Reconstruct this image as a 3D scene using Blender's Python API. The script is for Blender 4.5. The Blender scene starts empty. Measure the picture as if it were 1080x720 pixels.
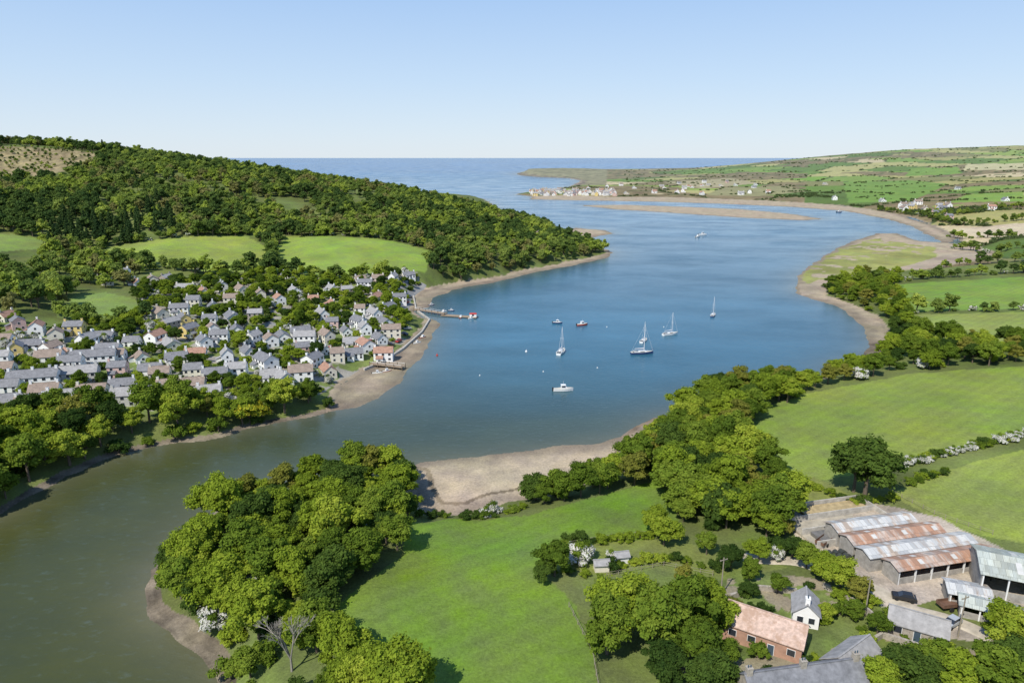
import bpy, math, random, numpy as np
from mathutils import Vector
random.seed(7); RNG=np.random.RandomState(11)
HC=90.0; F=720.0; PT=math.atan(194/720.0); CP=math.cos(PT); SP=math.sin(PT)
scene=bpy.context.scene
# ------------------------------------------------------------------ survey helpers
def slope(v):
    return math.tan(PT-math.atan((360.0-v)/F))
def Wz(u,v,z=0.0):
    s=slope(v); y=(HC-z)/s; return ((u-540)/F*y*(CP+s*SP),y,z)
def Wy(u,v,y):
    s=slope(v); return ((u-540)/F*y*(CP+s*SP),y,HC-y*s)
def P0(l): return np.array([Wz(a,b)[:2] for a,b in l])
def _h(i,j,s):
    t=np.sin(i*127.1+j*311.7+s*74.7)*43758.5453
    return t-np.floor(t)
def vn(x,y,s=0):
    xi=np.floor(x); yi=np.floor(y); fx=x-xi; fy=y-yi
    fx=fx*fx*(3-2*fx); fy=fy*fy*(3-2*fy)
    return (_h(xi,yi,s)*(1-fx)+_h(xi+1,yi,s)*fx)*(1-fy)+(_h(xi,yi+1,s)*(1-fx)+_h(xi+1,yi+1,s)*fx)*fy
def fbm(x,y,s=0,o=3):
    r=0;a=.5;t=0
    for k in range(o):
        r=r+a*vn(x*2**k,y*2**k,s+k); t+=a; a*=.5
    return r/t
def inside(poly,X,Y):
    r=np.zeros(X.shape,bool); n=len(poly)
    bx=(X>=poly[:,0].min())&(X<=poly[:,0].max())&(Y>=poly[:,1].min())&(Y<=poly[:,1].max())
    ix=np.nonzero(bx.ravel())[0]
    if len(ix)==0: return r
    x=X.ravel()[ix]; y=Y.ravel()[ix]; c=np.zeros(len(ix),bool)
    for i in range(n):
        x1,y1=poly[i]; x2,y2=poly[(i+1)%n]
        if y1==y2: continue
        c^=((y1>y)!=(y2>y))&(x<(x2-x1)*(y-y1)/(y2-y1)+x1)
    rr=r.ravel(); rr[ix]=c; return rr.reshape(X.shape)
def segdist(pts,X,Y,closed=True):
    d=np.full(X.shape,1e12); n=len(pts)
    for i in range(n if closed else n-1):
        x1,y1=pts[i][:2]; x2,y2=pts[(i+1)%n][:2]
        dx=x2-x1; dy=y2-y1; L=dx*dx+dy*dy+1e-9
        t=np.clip(((X-x1)*dx+(Y-y1)*dy)/L,0,1)
        d=np.minimum(d,(X-x1-t*dx)**2+(Y-y1-t*dy)**2)
    return np.sqrt(d)
def sdist(poly,X,Y):
    d=segdist(poly,X,Y); return np.where(inside(poly,X,Y),d,-d)
def sm(t): t=np.clip(t,0,1); return t*t*(3-2*t)

UPL=P0([(-420,640),(-150,600),(0,543),(35,520),(70,500),(110,485),(150,473),(190,466),(230,460),(270,450),(310,441),(350,433),(358,418),(365,402),(385,390),(405,382),(425,368),(445,350),(452,338),(438,328),(437,315),(450,305),(480,300),(510,296),(540,289),(580,281),(615,274),(643,267),(638,262),(615,256),(600,250),(570,239),(530,222),(510,210),(300,196),(-700,192),(-900,400)])
UPR=P0([(250,1100),(238,760),(232,715),(222,690),(198,668),(172,650),(158,625),(163,600),(195,562),(250,527),(320,508),(400,500),(432,505),(440,532),(460,542),(500,538),(550,528),(600,512),(650,495),(672,475),(700,448),(740,420),(790,402),(850,400),(900,392),(925,375),(938,355),(925,335),(900,322),(870,312),(866,303),(885,295),(930,288),(985,282),(1030,275),(1048,267),(1020,258),(1002,248),(985,238),(965,230),(935,224),(890,217),(830,213),(760,210),(700,208),(640,208),(600,206),(560,207),(543,205),(560,202),(585,200),(602,196),(612,191),(600,188),(570,187),(548,185),(545,183),(560,180.5),(600,179.2),(640,178.5),(700,178),(800,178),(1500,178),(2200,400),(2200,1100)])
FL=[P0(l) for l in [
 [(350,434),(358,410),(370,398),(390,388),(420,370),(450,345),(455,335),(464,343),(455,358),(442,378),(425,400),(400,420),(375,430)],
 [(430,330),(433,312),(470,298),(520,291),(560,282),(600,274),(640,264),(648,266),(640,272),(600,281),(560,288),(520,298),(480,305),(455,315),(452,325)],
 [(590,247),(605,240),(640,243),(648,246.5),(630,249),(610,256)],
 [(425,500),(440,488),(500,482),(560,474),(620,466),(655,460),(690,440),(705,436),(710,445),(670,500),(600,530),(450,550)],
 [(862,402),(880,388),(905,376),(918,362),(912,350),(905,338),(880,322),(845,313),(838,305),(842,292),(855,280),(875,266),(900,254),(925,246),(945,246),(970,254),(1000,256),(1050,262),(1055,270),(1000,285),(900,300),(950,340),(945,365),(915,390)],
 [(608,216.5),(660,216),(720,218),(780,220.5),(830,225),(868,231),(850,232.5),(780,229.5),(700,224),(650,221)],
 [(560,210.5),(700,213),(760,215),(830,218),(890,222.5),(935,231),(962,239),(978,248),(1000,258),(1010,250),(985,238),(935,222),(830,211),(700,206),(560,205)],
 [(240,760),(226,712),(212,692),(185,670),(160,652),(150,625),(156,600),(175,590),(180,640),(230,680),(245,720)],
]]
# ------------------------------------------------------------------ terrain heights
C=[]
for u,v,z in [(0,480,4),(-250,520,8),(60,440,6),(200,430,5),(330,415,3),(-200,400,15),(0,400,10),(100,390,8),(200,380,7),(300,370,5),(380,360,4),(420,330,4),(0,350,16),(100,350,12),(200,340,10),(300,330,8),(380,310,7),(0,310,22),(100,305,18),(200,300,14),(300,298,11),(430,300,8),(100,270,20),(200,262,22),(280,285,13),(280,250,24),(420,287,10),(430,262,18),(350,250,24),(0,262,28),(0,240,38),(100,245,32),(-250,320,24),(-250,262,34),(600,270,6),(540,280,9),
 (240,680,3),(300,560,5),(400,620,6),(500,600,5.5),(500,550,2.5),(600,560,5),(650,640,6),(600,700,7),(450,700,6),(700,600,6),(350,760,6),(700,520,5),(760,480,5),(800,440,5),(850,420,5),(950,420,8),(1080,400,12),(1080,450,12),(950,500,9),(1080,530,11),(900,560,8),(1000,600,8),(1080,650,9),(900,700,8),(1080,760,10),(750,760,8),(950,370,5),(1080,350,10),(980,320,5),(1080,300,9),(1080,270,8),(1300,300,15),(1300,450,18),(1300,700,14),(1000,275,2),(1030,242,3),(1080,250,8),(1080,225,14),(950,222,3),(850,212,2),(750,208,1.5),(680,200,3),(620,202,3),(500,1000,6),(900,1000,8)]:
    C.append(Wz(u,v,z))
for u,v,y in [(0,203,680),(0,174,830),(0,153,950),(100,158,950),(200,173,900),(300,188,880),(400,203,830),(500,225,780),(560,245,740),(600,255,730),(100,213,640),(200,217,640),(300,227,650),(400,237,660),(500,256,640),(-250,168,850),(-250,153,950),(-250,208,680),
 (1080,205,1350),(1080,190,1900),(1080,174,2700),(1080,162,3500),(1080,153.5,4300),(1350,195,1900),(1350,160,3500),(1350,151,4300),(950,205,1650),(950,190,2300),(950,174,3000),(950,158,4300),(850,195,2200),(850,181,3000),(850,166.5,4300),(750,195,2250),(750,185,3000),(750,176,4300),(680,187,3200),(680,180,4500),(600,182,3600),(580,178,3900),(620,178,4000),(650,182,3600)]:
    C.append(Wy(u,v,y))
for u,y,z in [(0,1400,90),(300,1400,40),(500,1100,12),(560,950,4),(-250,1400,95),(0,2300,20),(300,2200,10),(-250,2400,20),(580,5200,3),(640,5200,3),(700,5200,8),(760,5600,20),(640,7000,2),(720,7000,3),(800,6500,35),(850,6500,70),(1000,6500,110)]:
    C.append(((u-540)/F*y,y,z))
C=np.array(C)
KA=1.6
def cc(x,y): return np.stack([x/y*KA,np.log(y)],-1)
A=cc(C[:,0],C[:,1]); D=np.sqrt(((A[:,None]-A[None])**2).sum(-1)+.05**2)
LAM=np.linalg.solve(D-1e-3*np.eye(len(C)),C[:,2]-20)
def rbf(x,y):
    q0=x/y*KA; q1=np.log(y); r=np.zeros(x.shape)
    for k in range(len(A)): r+=LAM[k]*np.sqrt((q0-A[k,0])**2+(q1-A[k,1])**2+.0025)
    return r+20
NR,NC=880,1000; RM=1.25
w0,w1=45**-.4,7800**-.4
rowy=(np.linspace(w0,w1,NR))**(-1/.4)
rat=np.linspace(-RM,RM,NC)
Y=np.repeat(rowy[:,None],NC,1); X=rat[None]*Y
nzx=(fbm(X/14,Y/14,3)-.5)*(4+Y*.012); nzy=(fbm(X/14,Y/14,9)-.5)*(4+Y*.012)
Xn=X+nzx; Yn=Y+nzy
sdl=sdist(UPL,Xn,Yn); sdr=sdist(UPR,Xn,Yn); sdu=np.maximum(sdl,sdr)
sdf=np.full(X.shape,-1e9)
for p in FL: sdf=np.maximum(sdf,sdist(p,X+nzx*.6,Y+nzy*.6))
Rb=np.maximum(rbf(X,Y),1.0)
Rb=Rb+(fbm(X/60,Y/60,5)-.5)*np.clip(Rb*.12,0,5)
wd=9+.02*Y
zu=np.where(sdu<0,.25+sdu*.35,.25+sm(sdu/wd)*(Rb-.25))
zf=np.clip(sdf*.04,-3,.55)+(fbm(X/9,Y/9,2)-.5)*.12
Z=np.clip(np.maximum(zu,zf),-3,None)
Z=np.where((sdf<0)&(sdu<0),np.minimum(Z,-.05+np.maximum(sdu,sdf)*.1),Z)
def hgt(x,y):
    x=np.asarray(x,float); y=np.clip(np.asarray(y,float),46,7700)
    r=(y**-.4-w0)/(w1-w0)*(NR-1); c=np.clip((x/y+RM)/(2*RM)*(NC-1),0,NC-1.001)
    r=np.clip(r,0,NR-1.001); i=r.astype(int); j=c.astype(int); a=r-i; b=c-j
    return (Z[i,j]*(1-b)+Z[i,j+1]*b)*(1-a)+(Z[i+1,j]*(1-b)+Z[i+1,j+1]*b)*a
YS=np.geomspace(48,7600,2500)
def T(u,v):
    s=slope(v); xs=(u-540)/F*YS*(CP+s*SP); zz=HC-YS*s
    g=np.maximum(hgt(xs,YS),0)-zz; k=np.nonzero(g>=0)[0]
    k=k[0] if len(k) else int(np.argmax(g/YS))
    return (xs[k],YS[k],float(max(hgt(xs[k],YS[k]),0)))
def TP(l): return np.array([T(a,b)[:2] for a,b in l])
# ------------------------------------------------------------------ materials
def newmat(n):
    m=bpy.data.materials.new(n); m.use_nodes=True; nt=m.node_tree; b=nt.nodes['Principled BSDF']; return m,nt,b
def N(nt,t,**k):
    n=nt.nodes.new(t)
    for a,b in k.items(): setattr(n,a,b)
    return n
def mixc(nt,a,b,f,mode='MIX'):
    n=N(nt,'ShaderNodeMix',data_type='RGBA',blend_type=mode)
    for s,i in ((f,0),(a,6),(b,7)):
        if hasattr(s,'is_output'): nt.links.new(s,n.inputs[i])
        else: n.inputs[i].default_value=s if i==0 else (*s,1)
    return n.outputs[2]
def noise(nt,co,scale,detail=3,rough=.55):
    n=N(nt,'ShaderNodeTexNoise'); n.inputs['Scale'].default_value=scale; n.inputs['Detail'].default_value=detail; n.inputs['Roughness'].default_value=rough
    nt.links.new(co,n.inputs['Vector']); return n.outputs['Fac']
def mr(nt,val,a,b,c,d):
    n=N(nt,'ShaderNodeMapRange'); nt.links.new(val,n.inputs[0])
    for i,x in enumerate((a,b,c,d)): n.inputs[i+1].default_value=x
    return n.outputs[0]
def surf(n,col,rough=.8,var=.25,scale=.8,spec=.3,metal=0,col2=None):
    m,nt,b=newmat(n); tc=N(nt,'ShaderNodeTexCoord').outputs['Object']
    f=noise(nt,tc,scale,5,.65)
    c=mixc(nt,tuple(x*(1-var) for x in col),tuple(min(1,x*(1+var)) for x in col),mr(nt,f,.3,.7,0,1))
    if col2:
        g=noise(nt,tc,scale*.4,6,.7); c=mixc(nt,c,col2,mr(nt,g,.47,.6,0,.85))
    nt.links.new(c,b.inputs['Base Color']); b.inputs['Roughness'].default_value=rough; b.inputs['Specular IOR Level'].default_value=spec; b.inputs['Metallic'].default_value=metal
    return m
def leafmat(n,c0,c1,c2,tr=.36):
    m=bpy.data.materials.new(n); m.use_nodes=True; nt=m.node_tree; nt.nodes.clear()
    at=N(nt,'ShaderNodeAttribute',attribute_name='tint'); oi=N(nt,'ShaderNodeObjectInfo')
    a=N(nt,'ShaderNodeMath',operation='MULTIPLY'); a.inputs[1].default_value=.45; nt.links.new(at.outputs['Fac'],a.inputs[0])
    b=N(nt,'ShaderNodeMath',operation='MULTIPLY_ADD'); b.inputs[1].default_value=.55; nt.links.new(oi.outputs['Random'],b.inputs[0]); nt.links.new(a.outputs[0],b.inputs[2])
    r=N(nt,'ShaderNodeValToRGB'); e=r.color_ramp.elements
    e[0].color=(*c0,1); e[1].color=(*c2,1); e[0].position=.12; e[1].position=.92
    k=e.new(.5); k.color=(*c1,1); nt.links.new(b.outputs[0],r.inputs[0])
    d=N(nt,'ShaderNodeBsdfDiffuse'); t=N(nt,'ShaderNodeBsdfTranslucent'); mx=N(nt,'ShaderNodeMixShader'); mx.inputs[0].default_value=tr
    o=N(nt,'ShaderNodeOutputMaterial')
    nt.links.new(r.outputs[0],d.inputs[0]); nt.links.new(r.outputs[0],t.inputs[0]); nt.links.new(d.outputs[0],mx.inputs[1]); nt.links.new(t.outputs[0],mx.inputs[2]); nt.links.new(mx.outputs[0],o.inputs[0])
    return m
LB=leafmat('leaf_bright',(.15,.21,.022),(.25,.33,.032),(.38,.43,.055))
LM=leafmat('leaf_mid',(.08,.13,.018),(.145,.215,.026),(.24,.31,.042))
LD=leafmat('leaf_dark',(.035,.07,.016),(.065,.11,.022),(.11,.17,.03))
LO=leafmat('leaf_olive',(.14,.16,.03),(.23,.235,.042),(.33,.31,.065))
LC=leafmat('leaf_conifer',(.04,.08,.03),(.065,.11,.035),(.10,.15,.045))
LF=leafmat('leaf_hill_hazed',(.11,.17,.038),(.19,.26,.055),(.30,.36,.08))  # hill foliage, lightened so its colour carries distance haze
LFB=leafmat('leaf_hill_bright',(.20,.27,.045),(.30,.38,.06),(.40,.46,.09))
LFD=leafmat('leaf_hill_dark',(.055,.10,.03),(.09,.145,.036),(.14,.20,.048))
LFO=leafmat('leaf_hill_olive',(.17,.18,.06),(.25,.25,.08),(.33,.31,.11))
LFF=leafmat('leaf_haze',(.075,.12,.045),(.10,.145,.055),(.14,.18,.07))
LY=leafmat('leaf_yellow',(.4,.36,.03),(.52,.47,.04),(.6,.54,.05))
LW=leafmat('blossom',(.60,.59,.52),(.72,.70,.65),(.80,.78,.74))
BK=surf('bark',(.14,.11,.08),.9); BG=surf('bark_grey',(.30,.27,.23),.9)
# ------------------------------------------------------------------ mesh helpers
def mesh_np(name,V,Fq,mats,mi=None,Ft=None,mit=None,attrs=None,smooth=False):
    me=bpy.data.meshes.new(name); V=np.asarray(V,np.float32)
    Fq=np.zeros((0,4),np.int32) if Fq is None else np.asarray(Fq,np.int32)
    Ft=np.zeros((0,3),np.int32) if Ft is None else np.asarray(Ft,np.int32)
    nq,nt_=len(Fq),len(Ft)
    me.vertices.add(len(V)); me.vertices.foreach_set('co',V.ravel())
    li=np.concatenate([Fq.ravel(),Ft.ravel()]); me.loops.add(len(li)); me.loops.foreach_set('vertex_index',li)
    me.polygons.add(nq+nt_)
    me.polygons.foreach_set('loop_start',np.concatenate([np.arange(nq)*4,nq*4+np.arange(nt_)*3]).astype(np.int32))
    for m in mats: me.materials.append(m)
    if mi is not None or mit is not None:
        a=np.zeros(nq,np.int32) if mi is None else mi; b=np.zeros(nt_,np.int32) if mit is None else mit
        me.polygons.foreach_set('material_index',np.concatenate([a,b]).astype(np.int32))
    if attrs is not None:
        at=me.attributes.new('tint','FLOAT','FACE'); at.data.foreach_set('value',np.asarray(attrs,np.float32))
    if smooth: me.polygons.foreach_set('use_smooth',np.ones(nq+nt_,bool))
    me.update(calc_edges=True); me.validate(); return me
def obj(name,me,loc=(0,0,0),rz=0,sc=(1,1,1)):
    o=bpy.data.objects.new(name,me); o.location=loc; o.rotation_euler=(0,0,rz); o.scale=sc; scene.collection.objects.link(o); return o
def grid_faces(nr,nc):
    i=np.arange(nr*nc).reshape(nr,nc); return np.stack([i[:-1,:-1],i[:-1,1:],i[1:,1:],i[1:,:-1]],-1).reshape(-1,4)
class MB:
    def __init__(s): s.v=[];s.f=[];s.m=[]
    def poly(s,pts,mat):
        k=len(s.v); s.v+=[tuple(p) for p in pts]; s.f.append(tuple(range(k,k+len(pts)))); s.m.append(mat)
    def hull8(s,p,mat):
        k=len(s.v); s.v+=[tuple(q) for q in p]
        for f in ((0,3,2,1),(4,5,6,7),(0,1,5,4),(1,2,6,5),(2,3,7,6),(3,0,4,7)): s.f.append(tuple(k+i for i in f)); s.m.append(mat)
    def box(s,x0,y0,z0,x1,y1,z1,mat):
        s.hull8([(x0,y0,z0),(x1,y0,z0),(x1,y1,z0),(x0,y1,z0),(x0,y0,z1),(x1,y0,z1),(x1,y1,z1),(x0,y1,z1)],mat)
    def tube(s,a,b,r0,r1,mat,n=6,cap=True):
        a=Vector(a);b=Vector(b);d=(b-a).normalized(); t=d.orthogonal().normalized(); q=d.cross(t); k=len(s.v)
        for c,r in((a,r0),(b,r1)):
            for i in range(n):
                g=2*math.pi*i/n; s.v.append(tuple(c+t*(r*math.cos(g))+q*(r*math.sin(g))))
        for i in range(n): s.f.append((k+i,k+(i+1)%n,k+n+(i+1)%n,k+n+i)); s.m.append(mat)
        if cap: s.f.append(tuple(k+n+i for i in range(n))); s.m.append(mat); s.f.append(tuple(k+n-1-i for i in range(n))); s.m.append(mat)
    def mesh(s,name,mats):
        me=bpy.data.meshes.new(name); me.from_pydata(s.v,[],s.f)
        for m in mats: me.materials.append(m)
        me.polygons.foreach_set('material_index',s.m); me.update(); return me
# ------------------------------------------------------------------ terrain colour
col=np.zeros(X.shape+(3,)); fld=np.zeros(X.shape); nA=fbm(X/25,Y/25,21); nB=fbm(X/5,Y/5,31)
def setc(mask,c,var=.25,n=None):
    n=nA if n is None else n
    k=(1+(n-.5)*2*var)[...,None]; col[mask]=(np.array(c)*k)[mask]
setc(np.ones(X.shape,bool),(.12,.155,.04),.5)
haze=sm((Y-900)/3000)
SA=math.radians(28)
def vor(x,y):
    xr=(x*math.cos(SA)+y*math.sin(SA))/230; yr=(-x*math.sin(SA)+y*math.cos(SA))/210
    best=np.full(x.shape,1e9); b2=best.copy(); idn=np.zeros(x.shape)
    xi=np.floor(xr); yi=np.floor(yr)
    for a in(-1,0,1):
        for b in(-1,0,1):
            cx=xi+a; cy=yi+b; px=cx+.15+.7*_h(cx,cy,1.3); py=cy+.15+.7*_h(cx,cy,5.7)
            d=np.maximum(abs(xr-px),abs(yr-py))*.6+.4*(abs(xr-px)+abs(yr-py))
            nb=d<best; b2=np.where(nb,best,np.minimum(b2,d)); idn=np.where(nb,_h(cx,cy,9.1),idn); best=np.minimum(best,d)
    return (b2-best)*190,idn
ed,idn=vor(X,Y)
pal=np.array([(.12,.21,.03),(.22,.31,.05),(.09,.15,.03),(.32,.30,.10),(.15,.29,.03),(.50,.42,.23),(.10,.18,.03),(.20,.20,.07),(.17,.27,.045),(.38,.36,.13)])
mF=(Y>560)&(sdr>0)
pc=pal[np.clip((idn*10).astype(int),0,9)]
col[mF]=(pc*(1+(nA-.5)*.35)[...,None])[mF]
heath=mF&(fbm(X/300,Y/300,44)+(.12*(X/Y<.42))>.61); setc(heath,(.20,.16,.075),.6)
mh=mF&(ed<7); setc(mh,(.07,.10,.03),.2)
mI=mF&(X/Y<.135)&(Y>2300); setc(mI,(.24,.22,.12),.6); setc(mI&(sdr<30),(.17,.13,.10),.4)
G2=(.17,.25,.055)
FIELDS=[([(82,264),(165,253),(262,249),(283,262),(286,286),(220,287),(150,279),(100,274)],(.23,.30,.05)),
 ([(290,263),(300,250),(400,252),(455,265),(450,287),(400,289),(330,291),(290,286)],(.20,.29,.045)),
 ([(-80,246),(0,247),(50,252),(40,263),(-80,268)],G2),([(75,316),(110,308),(155,318),(160,334),(110,345),(60,335)],G2),
 ([(430,552),(425,585),(395,607),(350,645),(335,660),(345,682),(400,705),(440,735),(445,900),(640,900),(625,690),(605,640),(570,600),(590,575),(690,568),(715,550),(700,505),(650,518),(560,543),(470,548)],(.13,.22,.026)),
 ([(690,568),(790,585),(830,600),(760,612),(690,600),(640,610),(580,600),(590,575)],(.16,.20,.045)),
 ([(782,462),(800,432),(850,415),(960,394),(1080,386),(1400,390),(1400,430),(1080,456),(960,492),(850,508),(820,495)],(.19,.26,.042)),
 ([(935,522),(1000,495),(1080,473),(1400,440),(1400,600),(1080,572),(1040,566),(985,545)],(.21,.26,.052)),
 ([(925,302),(985,297),(1080,292),(1400,290),(1400,325),(1080,325),(960,329)],(.16,.26,.04)),
 ([(962,332),(1080,329),(1400,330),(1400,365),(1080,362),(995,360)],(.22,.27,.06)),
 ([(820,500),(860,503),(895,520),(880,535),(835,530)],(.17,.20,.045)),
 ([(1010,241),(1080,235),(1300,232),(1300,243),(1080,249),(1030,250)],(.50,.42,.27)),
 ([(890,192),(960,190),(1000,194),(960,212),(895,214)],(.14,.25,.04)),
 ([(1020,173),(1080,172),(1080,179),(1015,180)],(.46,.42,.22)),
 ([(760,198),(830,196),(850,202),(800,207),(745,206)],(.26,.25,.11)),
 ([(700,192),(770,188),(800,193),(740,199)],(.34,.30,.16)),
 ([(960,178),(1010,176),(1015,183),(955,186)],(.15,.27,.04)),
 ([(1020,205),(1080,202),(1080,213),(1000,214)],(.17,.28,.045)),
]
FW=[]
ex=(fbm(X/6,Y/6,77)-.5)*2.2
for l,c in FIELDS:
    p=TP(l); FW.append(p); m=inside(p,X+ex,Y+ex)&(sdu>1)
    setc(m,c,.22); fld[m]=1
HEATH=TP([(-200,155),(0,155),(60,157),(110,164),(100,178),(40,186),(-60,192),(-200,192)])
setc(inside(HEATH,Xn,Yn),(.25,.21,.10),.7,nB)
VILL=TP([(-60,450),(-60,350),(0,340),(60,345),(150,340),(140,300),(200,295),(290,290),(370,292),(440,288),(445,305),(425,330),(440,350),(400,384),(360,402),(330,420),(230,432),(120,440),(30,450)])
mv=inside(VILL,X,Y); setc(mv,(.15,.20,.05),.5,nB)
gv=mv&(fbm(X/7,Y/7,51)>.56); setc(gv,(.30,.28,.23),.3,nB)
YARD=TP([(835,535),(880,525),(945,535),(990,545),(1050,575),(1080,590),(1100,640),(1060,640),(1010,625),(960,640),(1030,660),(1040,678),(980,668),(930,640),(905,615),(865,600),(845,575)])
yn=fbm(X/4,Y/4,61); setc(inside(YARD,X+ex*.5,Y+ex*.5),(.40,.345,.27),.45,yn)
GARD=TP([(770,600),(860,610),(930,640),(980,670),(1040,690),(1080,720),(1080,800),(760,800),(690,720),(760,640)])
gm=inside(GARD,X,Y)&~inside(YARD,X,Y); setc(gm,(.14,.19,.045),.5,nB); setc(gm&(yn>.6),(.28,.24,.16),.3,nB)
sand=(.38,.31,.205); mud=(.23,.19,.13)
ms=(sdu<1.2+2.5*nA)|(Z<.35)
setc(ms,mud,.3,nB)
wetf=sm((Z-.05)/.5)[...,None]
col[ms]=(col*(1-wetf)+np.array(sand)*(.75+.5*nB[...,None])*wetf)[ms]; fld[ms]=0
BEACH=P0([(425,560),(425,490),(440,480),(720,425),(720,460),(640,520),(560,545)])
MUDL=P0([(340,450),(350,405),(390,380),(440,320),(470,330),(470,370),(420,420),(380,445)])
mb=inside(BEACH,X,Y)
rock=ms&(Y<330)&~mb&~inside(MUDL,X,Y); setc(rock,(.19,.16,.11),.8,nB)
bw=sm((Z-.0)/.45)[...,None]; bc=np.array((.24,.195,.135))*(1-bw)+np.array((.43,.35,.235))*bw
mbb=mb&(sdu<.5); col[mbb]=(bc*(.8+.4*nB[...,None]))[mbb]
wr=mbb&(np.abs(sdu+3.5+nA*3)<.8); setc(wr,(.20,.16,.10),.5,nB)
MARSH=P0([(875,292),(850,301),(848,290),(862,278),(885,264),(925,252),(960,258),(990,262),(985,270),(1000,276),(960,286),(900,297)])
mm=inside(MARSH,Xn,Yn)&(fbm(X/22,Y/22,91)>.34)&(sdu<4); setc(mm,(.25,.265,.075),.4,nA)
BARE=P0([(845,312),(842,300),(860,299),(900,292),(960,280),(1000,268),(1046,264),(1040,272),(990,282),(900,298),(870,309)])
setc(inside(BARE,X,Y)&(sdu<2),(.34,.275,.195),.3,nA)
col=col*(1-.25*haze[...,None])+np.array((.20,.25,.21))*.25*haze[...,None]  # aerial haze painted into the ground colour, growing with distance
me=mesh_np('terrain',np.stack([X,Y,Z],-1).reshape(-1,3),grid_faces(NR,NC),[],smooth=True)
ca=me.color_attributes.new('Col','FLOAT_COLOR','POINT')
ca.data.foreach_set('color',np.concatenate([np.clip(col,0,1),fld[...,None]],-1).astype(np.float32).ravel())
m,nt,b=newmat('ground_cover'); tc=N(nt,'ShaderNodeTexCoord').outputs['Object']
an=N(nt,'ShaderNodeAttribute',attribute_name='Col'); va=an.outputs['Color']
f1=noise(nt,tc,1.5,8,.75); f2=noise(nt,tc,.14,6,.65); f3=noise(nt,tc,.035,4)
g=N(nt,'ShaderNodeMath',operation='MULTIPLY'); nt.links.new(mr(nt,f1,.25,.75,.62,1.38),g.inputs[0]); nt.links.new(mr(nt,f2,.3,.7,.82,1.18),g.inputs[1])
mp=N(nt,'ShaderNodeMapping'); mp.inputs['Rotation'].default_value=(0,0,.95); nt.links.new(tc,mp.inputs[0])
wv=N(nt,'ShaderNodeTexWave'); wv.bands_direction='X'; wv.inputs['Scale'].default_value=.075; wv.inputs['Distortion'].default_value=.5; wv.inputs['Detail'].default_value=2; wv.inputs['Detail Scale'].default_value=.1; nt.links.new(mp.outputs[0],wv.inputs[0])
ws=N(nt,'ShaderNodeMath',operation='MULTIPLY'); nt.links.new(mr(nt,wv.outputs['Fac'],0,1,-.04,.04),ws.inputs[0]); nt.links.new(an.outputs['Alpha'],ws.inputs[1])
ad=N(nt,'ShaderNodeMath',operation='ADD'); nt.links.new(ws.outputs[0],ad.inputs[0]); nt.links.new(g.outputs[0],ad.inputs[1])
g2=N(nt,'ShaderNodeCombineColor')
for i in range(3): nt.links.new(ad.outputs[0],g2.inputs[i])
c=mixc(nt,va,g2.outputs[0],1.0,'MULTIPLY')
hs_=N(nt,'ShaderNodeHueSaturation'); nt.links.new(c,hs_.inputs['Color']); nt.links.new(mr(nt,f3,.35,.65,.478,.506),hs_.inputs['Hue']); nt.links.new(mr(nt,f2,.3,.7,.84,1.04),hs_.inputs['Saturation'])
nt.links.new(hs_.outputs[0],b.inputs['Base Color']); b.inputs['Roughness'].default_value=.95; b.inputs['Specular IOR Level'].default_value=.1
bp=N(nt,'ShaderNodeBump'); bp.inputs['Strength'].default_value=.7; bp.inputs['Distance'].default_value=.3; nt.links.new(f1,bp.inputs['Height']); nt.links.new(bp.outputs[0],b.inputs['Normal'])
me.materials.append(m); obj('terrain',me)
# ------------------------------------------------------------------ water
NW,NWC=420,420
wy=np.concatenate([(np.linspace(30**-.4,7000**-.4,NW-20))**(-2.5),np.geomspace(7600,90000,20)])
WY=np.repeat(wy[:,None],NWC,1); WX=np.linspace(-1.5,1.5,NWC)[None]*WY
dl=np.maximum(sdist(UPL,WX,WY),sdist(UPR,WX,WY))
for p in FL: dl=np.maximum(dl,sdist(p,WX,WY))
dsh=np.maximum(-dl,0)
n1=fbm(WX/70,WY/30,13); n2=fbm(WX/300,WY/60,17)
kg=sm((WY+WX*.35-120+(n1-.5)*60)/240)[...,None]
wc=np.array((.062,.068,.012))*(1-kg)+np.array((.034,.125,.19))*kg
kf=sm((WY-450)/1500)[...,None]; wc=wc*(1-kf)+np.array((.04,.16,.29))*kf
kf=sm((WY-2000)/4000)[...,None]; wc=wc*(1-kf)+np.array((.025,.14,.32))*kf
wc=wc*(1+(n2-.5)*.6)[...,None]
sh=(np.exp(-dsh/(6+WY*.012))*.55*(n1*.6+.7))[...,None]
wc=wc*(1-sh)+np.array((.17,.16,.10))*sh
spec=1-.95*sm((WY-400)/3000)
me=mesh_np('water',np.stack([WX,WY,0*WX],-1).reshape(-1,3),grid_faces(NW,NWC),[],smooth=True)
ca=me.color_attributes.new('Col','FLOAT_COLOR','POINT')
ca.data.foreach_set('color',np.concatenate([wc,spec[...,None]],-1).astype(np.float32).ravel())
m,nt,b=newmat('estuary_water'); tc=N(nt,'ShaderNodeTexCoord').outputs['Object']
an=N(nt,'ShaderNodeAttribute',attribute_name='Col'); va=an.outputs['Color']
mp=N(nt,'ShaderNodeMapping'); mp.inputs['Scale'].default_value=(.6,1.1,1); mp.inputs['Rotation'].default_value=(0,0,.4); nt.links.new(tc,mp.inputs[0])
r1=noise(nt,mp.outputs[0],.55,6,.65); r2=noise(nt,mp.outputs[0],.02,6,.7)
c=mixc(nt,va,(.0,.02,.04),mr(nt,r2,.35,.7,0,.35)); c=mixc(nt,c,(.20,.30,.35),mr(nt,r1,.56,.85,0,.2))
nt.links.new(c,b.inputs['Base Color']); b.inputs['IOR'].default_value=1.33
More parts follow.
